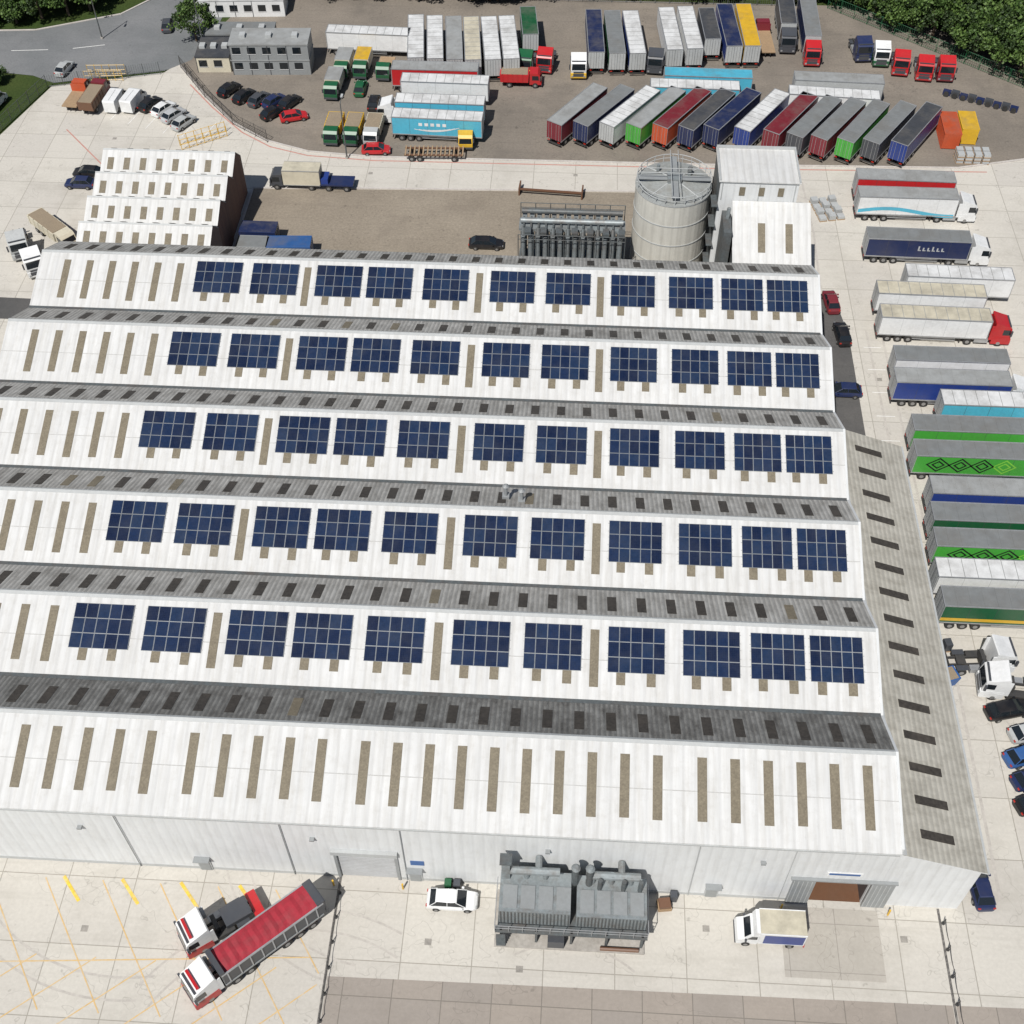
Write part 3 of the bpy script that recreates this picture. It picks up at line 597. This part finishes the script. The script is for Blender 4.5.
# right-hand lorry bank
A=add_artic;T=add_trailer
T((46.3,148.5),-1,'lgrey','red');A((46.0,144.4),0,'lgrey','white','white',dec='wave',c2='cyan')
A((46.0,135.0),-1,'grey','dblue','white',dec='text',c2='silver')
T((50,127.4),-1,'white','white');T((45.8,123.8),-1,'cream','white');A((45.6,119.2),-1,'cream','white','red','red')
T((46.2,111.6),0,'grey','white');A((45.7,107.7),0,'lgrey','blue','white')
T((50.6,104.2),0,'white','cyan')
T((46.6,99.9),0,'grey','green',dec='wave',c2='lime');T((46.2,95.9),0,'grey','green',dec='diamond')
T((47.1,90.4),0,'lgrey','blue');T((46.6,86.6),0,'grey','dgreen',dec='stripe',c2='lgrey');T((46.3,83.0),0,'grey','green',dec='diamond')
T((45.8,78.9),0,'white','white');T((45.8,75.2),0,'grey','dgreen',dec='stripe',c2='yellow')
add_tractor((42.3,69.6),5,'white');add_tractor((45.2,66.6),175,'white')
b=MB();b.prism([(-1,.2),(1,.2),(1.4,1.3),(-1.4,1.3)],-.8,.8,P('mblue'));b.box(-1.2,1.2,-.7,.7,1.3,1.34,X('sand'));b.build("waste_skip",(38.6,67.4,0),20)
b=MB()
for i in range(3): b.box(-1+i*.9,-.3+i*.9,-.5,.5,0,.12,X('wood'));b.box(-1+i*.9,-.3+i*.9,-.45,.45,.12,.8+.2*i,P('dgrey'));
b.build("pallet_stack",(38.6,71.3,0),10)
for xy,h,c in (((44.4,64.2),15,'black'),((46.2,61.8),15,'lgrey'),((45.2,59.3),20,'mblue'),((45.4,56.9),20,'dblue'),((45.2,54.4),20,'black'),((46.3,52.),20,'silver')): add_car(xy,h,c,L=4.6)
add_car((38.2,45.9),95,'dblue');add_car((34.6,118.6),95,'black');add_car((33.9,124.8),95,'dred');add_car((33.6,108.2),180,'dblue')
# diagonal row
tc=[('lgrey','dred'),('grey','dblue'),('white','white'),('lgrey','green'),('dred','orange'),('dgrey','dblue'),('dblue','dblue'),('white','blue'),('dred','dred'),('grey','dgrey'),('grey','dred'),('grey','green'),('grey','dgrey'),('dgrey','blue')]
tp=[(-.1,164.5),(3.9,164.4),(7.8,164.3),(11.7,164.3),(15.6,164.4),(19.3,164.1),(23.1,164.4),(27.5,164.2),(31.7,163.7),(35.1,163),(38.6,162.5),(42.2,162.1),(46,161.9),(49.9,161.7)]
for (r_,s_),p in zip(tc,tp): T(p,57+random.uniform(-1,1),r_,s_,L=12.6,rear=s_ if s_ not in('white',) else 'lgrey')
# top row
tv=[(-26.6,183.2,96,'white','white'),(-23.5,183.1,96,'white','lgrey'),(-20.4,183,96,'lgrey','cream'),(-17.5,183,96,'cream','white'),(-14.5,183.2,97,'white','white'),(-11.6,183.6,97,'white','lgrey'),
(2.2,186.3,93,'dblue','dblue'),(5.4,186.1,94,'grey','dgreen'),(8.5,186.2,95,'white','blue'),(14.4,187.6,95,'white','white'),(17.6,188.1,95,'white','white'),(24,189.2,94,'dblue','blue'),(27,189.4,93,'yellow','yellow')]
for x,y,h,r_,s_ in tv: T((x,y),h,r_,s_)
T((20.8,189.5),94,'dgrey','dgrey',L=10.);A((37.4,193),-91,'grey','dblue','red');A((33.8,195),-91,'dgrey','dgrey','dgrey',L=10)
T((-8.6,189),96,'dgreen','dgreen',L=9)
for xy,c,l in (((-8.6,181.6),'dgreen','yellow'),((-5.4,182.4),'red','red'),((-.3,181.),'white','yellow'),((12.2,183),'dgrey','dgrey'),((45.4,188.4),'dblue','dblue'),((48.4,187.),'white','dgreen'),((51.3,184.4),'red','red'),((54.8,183.),'red','red'),((58,183.),'red','dred')): add_tractor(xy,-92+random.uniform(-8,8),c,l)
add_boxtruck((-9.2,176.2),0,'red','red','dgrey',L=6.5,load='tip',name="tipper_truck");add_boxtruck((30.2,190.5),93,'dred','dred','brown',L=9,load='flat',name="flatbed_truck")
T((19.9,174.3),-1,'cyan','cyan');T((17.7,170.9),-1,'white','cyan');T((39.9,173.9),-2,'lgrey','lgrey');T((38.7,169.6),-4,'white','white')
# left group
T((-34.5,184.6),-2,'white','white');T((-22.6,174.2),0,'lgrey','red');T((-20.7,170.6),-1,'white','white');A((-20.9,164.8),179,'white','cyan','white');T((-20.9,160.6),-2,'white','cyan',dec='swoosh',c2='white')
for x,y in ((-37.9,178.6),(-34.9,178.9),(-38.6,172.6),(-31.2,178.6)): add_boxtruck((x,y),-92,'dgreen','cream','lgrey' if x<-35 else 'yellow',L=6,H=2.6,name="recovery_truck",load=None if x<-34 else 'flat')
for x,c in ((-36.7,'dgreen'),(-33.7,'dgreen'),(-30.7,'lgrey')): add_boxtruck((x,160.2),-92,c,'yellow' if c!='lgrey' else 'cream','lgrey',L=6,H=2.4,name="tipper_truck",load='tip')
add_car((-29.8,156.2),5,'red');add_boxtruck((-16.6,159.6),-88,'yellow','yellow','yellow',L=5,load='flat',name="flatbed_truck")
b=MB();
for s in (-.9,.9): b.box(-4.4,4.4,s-.1,s+.1,.9,1.15,P('brown'))
for i in range(14): b.box(-4.3+i*.65,-4.1+i*.65,-1.2,1.2,1.15,1.25,X('wood'))
wheels(b,[-3.3,-2.1,3],1.15,.45,.3);b.build("flatbed_trailer",(-21,155.4,.02),2)
for xy,h,c in (((-52.4,169.8),60,'black'),((-49.9,169),64,'dgrey'),((-47.4,168.6),55,'dblue'),((-44.9,168.4),60,'black'),((-43.6,164.4),20,'red'),((-47,165.3),50,'black'),((-66.6,166.8),63,'black'),((-64.2,165.6),60,'white'),((-62.2,163.9),56,'silver'),((-60.2,162),60,'lgrey'),((-83.1,176.5),80,'lgrey'),((-68.2,196),100,'black'),((-71.6,145.6),180,'dblue'),((-71.2,148.3),178,'black'),((-69.8,191),100,'dgrey'),((-31.8,168.9),90,'black'),((-34.5,173),90,'dgreen'),((-55.2,171.6),62,'black')): add_car(xy,h,c)
add_van((-72,167),85,'white');add_van((-69.2,167.1),80,'white');add_van((-91,165.5),80,'white');add_van((-92.5,161.5),80,'lgrey');add_van((-94.5,157),80,'white')
add_boxtruck((-75.4,167.4),85,'dred','brown','white',L=7.5,load='tip',name="tipper_truck");add_boxtruck((-78.4,167.8),85,'orange','grey','white',L=6.5,load='flat',name="flatbed_truck")
add_boxtruck((-40.2,147.3),180,'dgrey','cream','cream',L=7.4,name="box_truck");b=MB();b.box(-2.4,2.4,-1.2,1.2,.95,1.15,P('dblue'));b.box(1.2,2.3,-1,1,1.15,1.9,P('blue'));wheels(b,[-1.4,1.2],1.15,.45,.3);b.build("drawbar_trailer",(-34.2,147.3,.02),180)
add_boxtruck((-71.6,133.6),-40,'cream','cream','cream',L=8.4,name="tipper_truck",load='tip');add_tractor((-72.8,127.6),-60,'white')
add_tractor((-75.8,131.2),-65,'lgrey')
add_car((-11.8,134.6),0,'black',L=4.8)
def container(name,xy,h,c,L=6.1,W=2.44,H=2.6,z=0):
    b=MB();b.box(-L/2,L/2,-W/2,W/2,.12,H,P(c),top=TP(c))
    for i in range(int(L/.3)):
        for s in (-1,1): b.box(-L/2+.2+i*.3,-L/2+.34+i*.3,s*W/2-.02,s*W/2+.04,.25,H-.15,P(c))
    for s in (-1,1):
        b.box(-L/2,L/2,s*W/2-.05,s*W/2+.06,H-.12,H+.03,P(c));b.box(-L/2,L/2,s*W/2-.05,s*W/2+.06,.0,.18,P(c))
    for y in (-.6,-.2,.2,.6): b.tube((L/2+.05,y,.2),(L/2+.05,y,H-.1),.03,X('alu'))
    return b.build(name,(*xy,z+.012),h)
container("shipping_container",(-42.9,134.),0,'dblue',L=5);container("shipping_container",(-38.2,131.),3,'mblue',L=6);container("shipping_container",(-43,130.8),0,'grey',L=4)
container("shipping_container",(55.6,164.4),88,'orange');container("shipping_container",(58.4,165.2),88,'yellow',L=5)
b=MB()
for i in range(4):
    for j in range(2):
        for k in range(3): b.box(i*1.25,i*1.25+1.05,j*1.2,j*1.2+1.05,k*.55,k*.55+.13,X('wood'));b.box(i*1.25+.05,i*1.25+1,j*1.2+.05,j*1.2+1,k*.55+.13,k*.55+.5,P('lgrey'))
b.build("wrapped_pallet_stack",(55.8,157.6,0))
b=MB()
for i in range(3):
    for j in range(4): b.box(i*1.3,i*1.3+1.05,j*1.3,j*1.3+1.05,0,.14,X('wood'));b.box(i*1.3+.05,i*1.3+1,j*1.3+.05,j*1.3+1,.14,.5+.3*((i+j)%2),P('lgrey'))
b.build("wrapped_pallet_stack",(34.4,142.5,0),12)
b=MB()
for i in range(9): b.box(i*1.3,i*1.3+1.2,0,.7,.0,.75+.2*(i%2),P('dgrey' if i%2 else 'dblue'));b.cyl((i*1.3+.6,-.3,.4),.4,.3,'y',X('tyre'))
b.build("tyre_and_bin_row",(57,176.5,0),-24)
b=MB();b.box(0,9,0,.25,.25,.5,P('brown'));b.box(0,.2,-1,1,0,1.2,P('brown'));b.box(9,9.2,-1,1,0,1.2,P('brown'));b.box(0,9,-.9,-.7,.9,1.1,P('brown'));b.build("steel_beam_rack",(-8,147.6,0),-4)

# foreground vehicles
b=MB();W=1.25;L=9.6;x0=-L/2
b.prism([(x0-.25,1.05),(x0+L,1.25),(x0+L,3.3),(x0-.45,3.3)],-W,W,P('dgrey'))
for s in (-1,1):
    b.box(x0-.3,x0+L,s*W-.07,s*W+.07,3.22,3.36,X('alu'));b.box(x0-.1,x0+L,s*W-.06,s*W+.06,1.2,1.38,P('grey'))
    for i in range(9): b.box(x0+.4+i*1.08,x0+.5+i*1.08,s*W-.05,s*W+.06,1.3,3.25,P('silver'))
b.box(x0+L-.1,x0+L+.02,-W,W,1.2,3.7,P('lgrey'));b.box(x0-.55,x0-.4,-W,W,1.1,3.5,P('dgrey'))
TARP=M("red_tarpaulin",(.31,.028,.042),.75,var=.16,scale=.5,dirt=.5,dcol=(.18,.07,.07),dscale=.8,spec=.2)
secs=[]
for i in range(25):
    x=x0+.25+i*(L-.4)/24;zz=3.47+.035*math.cos(i*math.pi)+random.uniform(-.03,.03)
    secs.append([(x,-W-.03,3.3),(x,-W*.5,zz),(x,0,zz+.07),(x,W*.5,zz),(x,W+.03,3.3)])
b.loft(secs,TARP);b.box(x0+L-.35,x0+L+.1,-W,W,3.3,3.75,P('dgrey'));b.box(x0-.45,x0+.25,-W,W,3.3,3.55,P('dgrey'))
b.box(x0,x0+L,-.55,-.4,.8,1.15,X('steel'));b.box(x0,x0+L,.4,.55,.8,1.15,X('steel'));wheels(b,[x0+1.1,x0+2.4,x0+3.7],1.25,.5,.38)
for s in (-1,1): b.box(x0+.5,x0+4.3,s*1-.25,s*1+.25,1.03,1.07,P('red'));b.box(x0+4.6,x0+6.5,s*1.-.03,s*1+.03,.5,.95,X('alu'))
cab(b,L/2+.5,'white','red',tag=True);b.box(L/2+1.9,L/2+2.15,-1.0,1.0,3.4,3.5,P('red'));b.build("tipper_articulated_lorry",(-23.6,37.6,.02),-138)
b=MB();cab(b,1.2,'white','red',tag=True);b.box(-2.6,-.2,-.9,.9,1.2,1.7,P('dgrey'));b.box(2.6,2.85,-1.,1.,3.4,3.5,P('red'));b.box(-3.6,-2.7,-1.2,1.2,1.1,1.18,P('red'));b.build("tractor_unit",(-27.9,38.8,.02),-144)
add_car((-8.2,42.1),0,'white',L=4.5)
# luton van
b=MB();b.box(-2.9,1.0,-1.1,1.1,.85,3.0,P('white'),top=TP('cream'));
for s in (-1,1): b.poly([(-2.8,s*1.112,1.0),(.6,s*1.112,1.0),(.6,s*1.112,2.7),(-2.8,s*1.112,2.7)],P('blue'));b.box(-2.9,1,s*1.1-.04,s*1.1+.04,2.95,3.04,P('white'))
b.prism([(1.0,.45),(2.75,.45),(2.85,.8),(2.7,1.2),(2.15,1.45),(1.65,2.15),(1.0,2.3)],-1.0,1.0,P('white'));b.prism([(1.0,2.3),(1.5,2.3),(1.3,3.0),(1.0,3.0)],-1.05,1.05,P('white'))
b.poly([(2.16,-.85,1.5),(2.16,.85,1.5),(1.69,.8,2.12),(1.69,-.8,2.12)],X('glass'))
for s in (-1,1): b.poly([(1.1,s*1.01,1.4),(2.0,s*1.01,1.4),(1.6,s*1.01,2.0),(1.1,s*1.01,2.0)],X('glass'));b.box(2,2.15,s*1.12-.1,s*1.12+.1,1.3,1.6,P('dgrey'))
b.box(-2.9,1.,-.5,.5,.5,.85,X('steel'));b.box(2.72,2.9,-.95,.95,.42,.7,P('dgrey'));b.box(-3.0,-2.9,-1.1,1.1,.5,.8,P('red'));wheels(b,[1.95,-1.8],1.05,.37,.26);b.build("box_van",(19.2,40.7,.02),180)
b=MB()
for z in (0,.16,.32): b.box(-.6,.6,-.5,.5,z,z+.12,X('wood'))
b.box(-.5,.5,-.45,.45,.44,.8,P('brown'));b.build("pallet_stack",(10.4,42.8,0),8)

# ------------------------------------------------------------------ portable cabins etc
def cabin(name,xy,h,L,Wd,H,st,c,rc):
    b=MB();b.box(-L/2,L/2,-Wd/2,Wd/2,0,H*st,P(c),top=TP(rc))
    for k in range(st):
        z=H*k
        for i in range(int(L/2.4)):
            x=-L/2+1.1+i*2.4;b.box(x-.65,x+.65,-Wd/2-.05,-Wd/2-.005,z+1.,z+2.1,X('glass'));b.box(x-.72,x+.72,-Wd/2-.07,-Wd/2-.051,z+.92,z+.99,P('white'))
        b.box(-L/2-.08,L/2+.08,-Wd/2-.08,Wd/2+.08,z+H-.18,z+H+(.04 if k==st-1 else -.05),TP(rc))
    for i in range(int(L/3)): b.box(-L/2+i*3+.02,-L/2+i*3+.1,-Wd/2-.06,-Wd/2-.005,0,H*st-.2,P('dgrey'))
    for i in range(3): b.box(-L/3+i*L/3-.6,-L/3+i*L/3+.3,-.6,.6,H*st+.04,H*st+.5,P('lgrey'))
    return b.build(name,(*xy,.012),h)
cabin("portable_office",(-49.5,179.6),3,12.5,5,2.6,2,'grey','lgrey');cabin("portable_office",(-59,180.4),3,5.4,6,2.7,1,'cream','dgrey');cabin("portable_office",(-56,186.5),3,11,4.,2.7,1,'dgrey','grey')
cabin("portable_office",(-58,197.5),4,14.5,4.5,3.,1,'white','white')

def fence(name,pts,h,m,post=2.5,mesh=True):
    b=MB()
    for (xa,ya),(xb,yb) in zip(pts[:-1],pts[1:]):
        Ls=math.hypot(xb-xa,yb-ya);n=max(1,int(Ls/post))
        for i in range(n+1): t=i/n;b.tube((xa+(xb-xa)*t,ya+(yb-ya)*t,0),(xa+(xb-xa)*t,ya+(yb-ya)*t,h),.05,m,seg=4)
        for z in (h*.1,h*.5,h*.95): b.tube((xa,ya,z),(xb,yb,z),.035,m,seg=4)
        if mesh:
            n=int(Ls/.35)
            for i in range(n): t=i/n;b.tube((xa+(xb-xa)*t,ya+(yb-ya)*t,0.1),(xa+(xb-xa)*t,ya+(yb-ya)*t,h*.98),.022,m,seg=3)
    b.build(name)
fence("palisade_fence",[(-64.6,178.4),(-58.8,170),(-52.8,162.6),(-46.6,158.1)],2.2,X('steel'));fence("palisade_fence",[(-97,146),(-88.5,157),(-84.5,171.6),(-67.5,176.4)],2.2,X('galvd'))
fence("boundary_fence",[(-58,201.5),(-20,203.2),(40,203.5)],2.2,X('galvd'))
for p in ([(-79,175.6),(-73,176)],[(-79,173.8),(-73,174.2)],[(-59.6,156.6),(-53.5,160.6)],[(-59,155.4),(-53,159.4)]): fence("yellow_barrier",p,1.8,P('yellow'),1.2,False)
fence("boundary_fence",[(42,203),(56,191),(70,179),(78,171)],2.4,P('dgreen'))
def lamp(xy,h,rot):
    b=MB();b.tube((0,0,0),(0,0,h),.12,X('galvd'),r2=.07,seg=8);b.tube((0,0,h),(1.6,0,h+.25),.05,X('galvd'));b.box(1.3,2.1,-.16,.16,h+.18,h+.32,P('lgrey'));b.cyl((0,0,.15),.25,.3,'z',X('conc'));b.build("street_lamp",(*xy,0),rot)
lamp((-62,184),9,90);lamp((-80,187.0),9,-90);lamp((-34,154.6),9,90)

# ------------------------------------------------------------------ trees
def leafm(n,c):
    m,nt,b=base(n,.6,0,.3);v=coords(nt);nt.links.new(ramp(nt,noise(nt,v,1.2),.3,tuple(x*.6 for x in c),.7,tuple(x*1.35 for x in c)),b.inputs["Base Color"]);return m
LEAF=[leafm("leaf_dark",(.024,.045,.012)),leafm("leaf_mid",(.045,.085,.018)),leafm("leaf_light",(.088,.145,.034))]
BARK=M("bark",(.09,.065,.045),.9)
def treemesh(seed,H,Rr):
    rnd=random.Random(seed);b=MB();b.tube((0,0,0),(0,0,H*.45),.28,BARK,r2=.18,seg=8)
    cl=[]
    for i in range(85):
        a=rnd.uniform(0,6.283);u=rnd.uniform(-.6,1);q=math.sqrt(max(0,1-u*u));rr=rnd.uniform(.5,1.12)
        lob=1+.22*math.sin(a*3+seed)+.12*math.sin(a*5+2*seed)
        cl.append((Rr*q*rr*lob*math.cos(a),Rr*q*rr*lob*math.sin(a),H*.6+H*.4*u*rr))
    for i in range(7):
        p=cl[i*9];b.tube((0,0,H*(.25+.03*i)),(p[0]*.8,p[1]*.8,p[2]*.92),.11,BARK,r2=.03,seg=5)
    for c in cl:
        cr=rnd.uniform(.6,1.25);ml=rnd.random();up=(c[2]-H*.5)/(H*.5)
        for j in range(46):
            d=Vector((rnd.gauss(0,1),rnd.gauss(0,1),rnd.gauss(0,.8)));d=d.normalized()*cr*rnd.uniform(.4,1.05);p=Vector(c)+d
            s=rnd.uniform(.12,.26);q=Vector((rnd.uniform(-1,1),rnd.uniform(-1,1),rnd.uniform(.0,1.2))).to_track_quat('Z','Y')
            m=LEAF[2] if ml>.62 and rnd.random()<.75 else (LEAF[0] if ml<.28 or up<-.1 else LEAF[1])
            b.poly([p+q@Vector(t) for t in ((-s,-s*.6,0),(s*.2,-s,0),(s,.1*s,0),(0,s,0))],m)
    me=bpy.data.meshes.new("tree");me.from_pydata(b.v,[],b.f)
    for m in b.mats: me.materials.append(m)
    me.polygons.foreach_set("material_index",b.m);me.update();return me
TM=[treemesh(i+3,[9,8,10,6][i],[3.7,3.4,4.3,2.8][i]) for i in range(4)]
def tree(x,y,i=None,s=None,name="broadleaf_tree"):
    o=put(name,random.choice(TM) if i is None else TM[i],(x,y,0),random.uniform(0,360));s=s or random.uniform(.8,1.2);o.scale=(s,s,s*random.uniform(.85,1.1))
for i in range(14):   # front edge of the wood, just outside the fence
    t=i/13;tree(44.5+36*t+random.uniform(-.8,.8),205-33*t+random.uniform(-.8,.8),None,random.uniform(.7,1.05))
for i in range(80):
    t=random.random();d=random.uniform(3,23);x=45+36*t;y=204.5-32*t
    tree(x+d*.65+random.uniform(-1.5,1.5),y+d*.75+random.uniform(-1.5,1.5))
for x in range(-116,-80,4):
    e=max(0,(x+94)*.42);tree(x+random.uniform(-.8,.8),191.3+e+random.uniform(0,1.2),random.choice([1,3]),random.uniform(.75,1.))
    tree(x+random.uniform(-1,1),196.5+e+random.uniform(0,2),None,random.uniform(.8,1.1));tree(x+random.uniform(-1,1),202.5+e,None,random.uniform(.8,1.1))
tree(-77.5,203,0,.8);tree(-64.0,187,0,.75);tree(-104,168,3,.9);tree(-98,172.5,3,.7);tree(-97,158,3,.6);tree(-98.5,163,3,.7);tree(-93,172.5,3,.5)
tree(-67,203.5,1,.6);tree(-60,201.8,3,.6)
for x in range(-50,44,4): tree(x+random.uniform(-1,1),206+random.uniform(-1,1.5),3,random.uniform(.9,1.25));
for x in range(-50,44,7): tree(x,213+random.uniform(-2,2))
for x in range(-44,-10,3): tree(x+random.uniform(-1,1),203.4+random.uniform(-.6,.6),3,.8)

# ------------------------------------------------------------------ light, sky, camera
el=math.radians(54);az=math.radians(204)
sd_=Vector((math.sin(az)*math.cos(el),math.cos(az)*math.cos(el),math.sin(el)))
L_=bpy.data.lights.new("sun","SUN");L_.energy=5.0;L_.angle=math.radians(.5);L_.color=(1,.965,.915)
so=bpy.data.objects.new("sun",L_);COL.objects.link(so);so.rotation_euler=sd_.to_track_quat('Z','Y').to_euler();so.location=(0,0,200)
wd=bpy.data.worlds.new("World");bpy.context.scene.world=wd;wd.use_nodes=True;nt=wd.node_tree
sk=nt.nodes.new("ShaderNodeTexSky");sk.sky_type='NISHITA';sk.sun_disc=False;sk.sun_elevation=el;sk.sun_rotation=az
nt.links.new(sk.outputs[0],nt.nodes["Background"].inputs[0]);nt.nodes["Background"].inputs[1].default_value=.055
sc=bpy.context.scene
sc.view_settings.view_transform='Standard';sc.view_settings.look='None';sc.view_settings.exposure=0
cd=bpy.data.cameras.new("camera");cd.sensor_width=36;cd.lens=42.64;cd.clip_end=4000;cd.clip_start=1
cam=bpy.data.objects.new("camera",cd);COL.objects.link(cam);cam.location=(0,0,104)
Rm=Matrix.Rotation(math.radians(3.64),3,'Z')@Matrix.Rotation(math.radians(40.07),3,'X')@Matrix.Rotation(-0.0077,3,'Z')
cam.rotation_euler=Rm.to_euler();sc.camera=cam
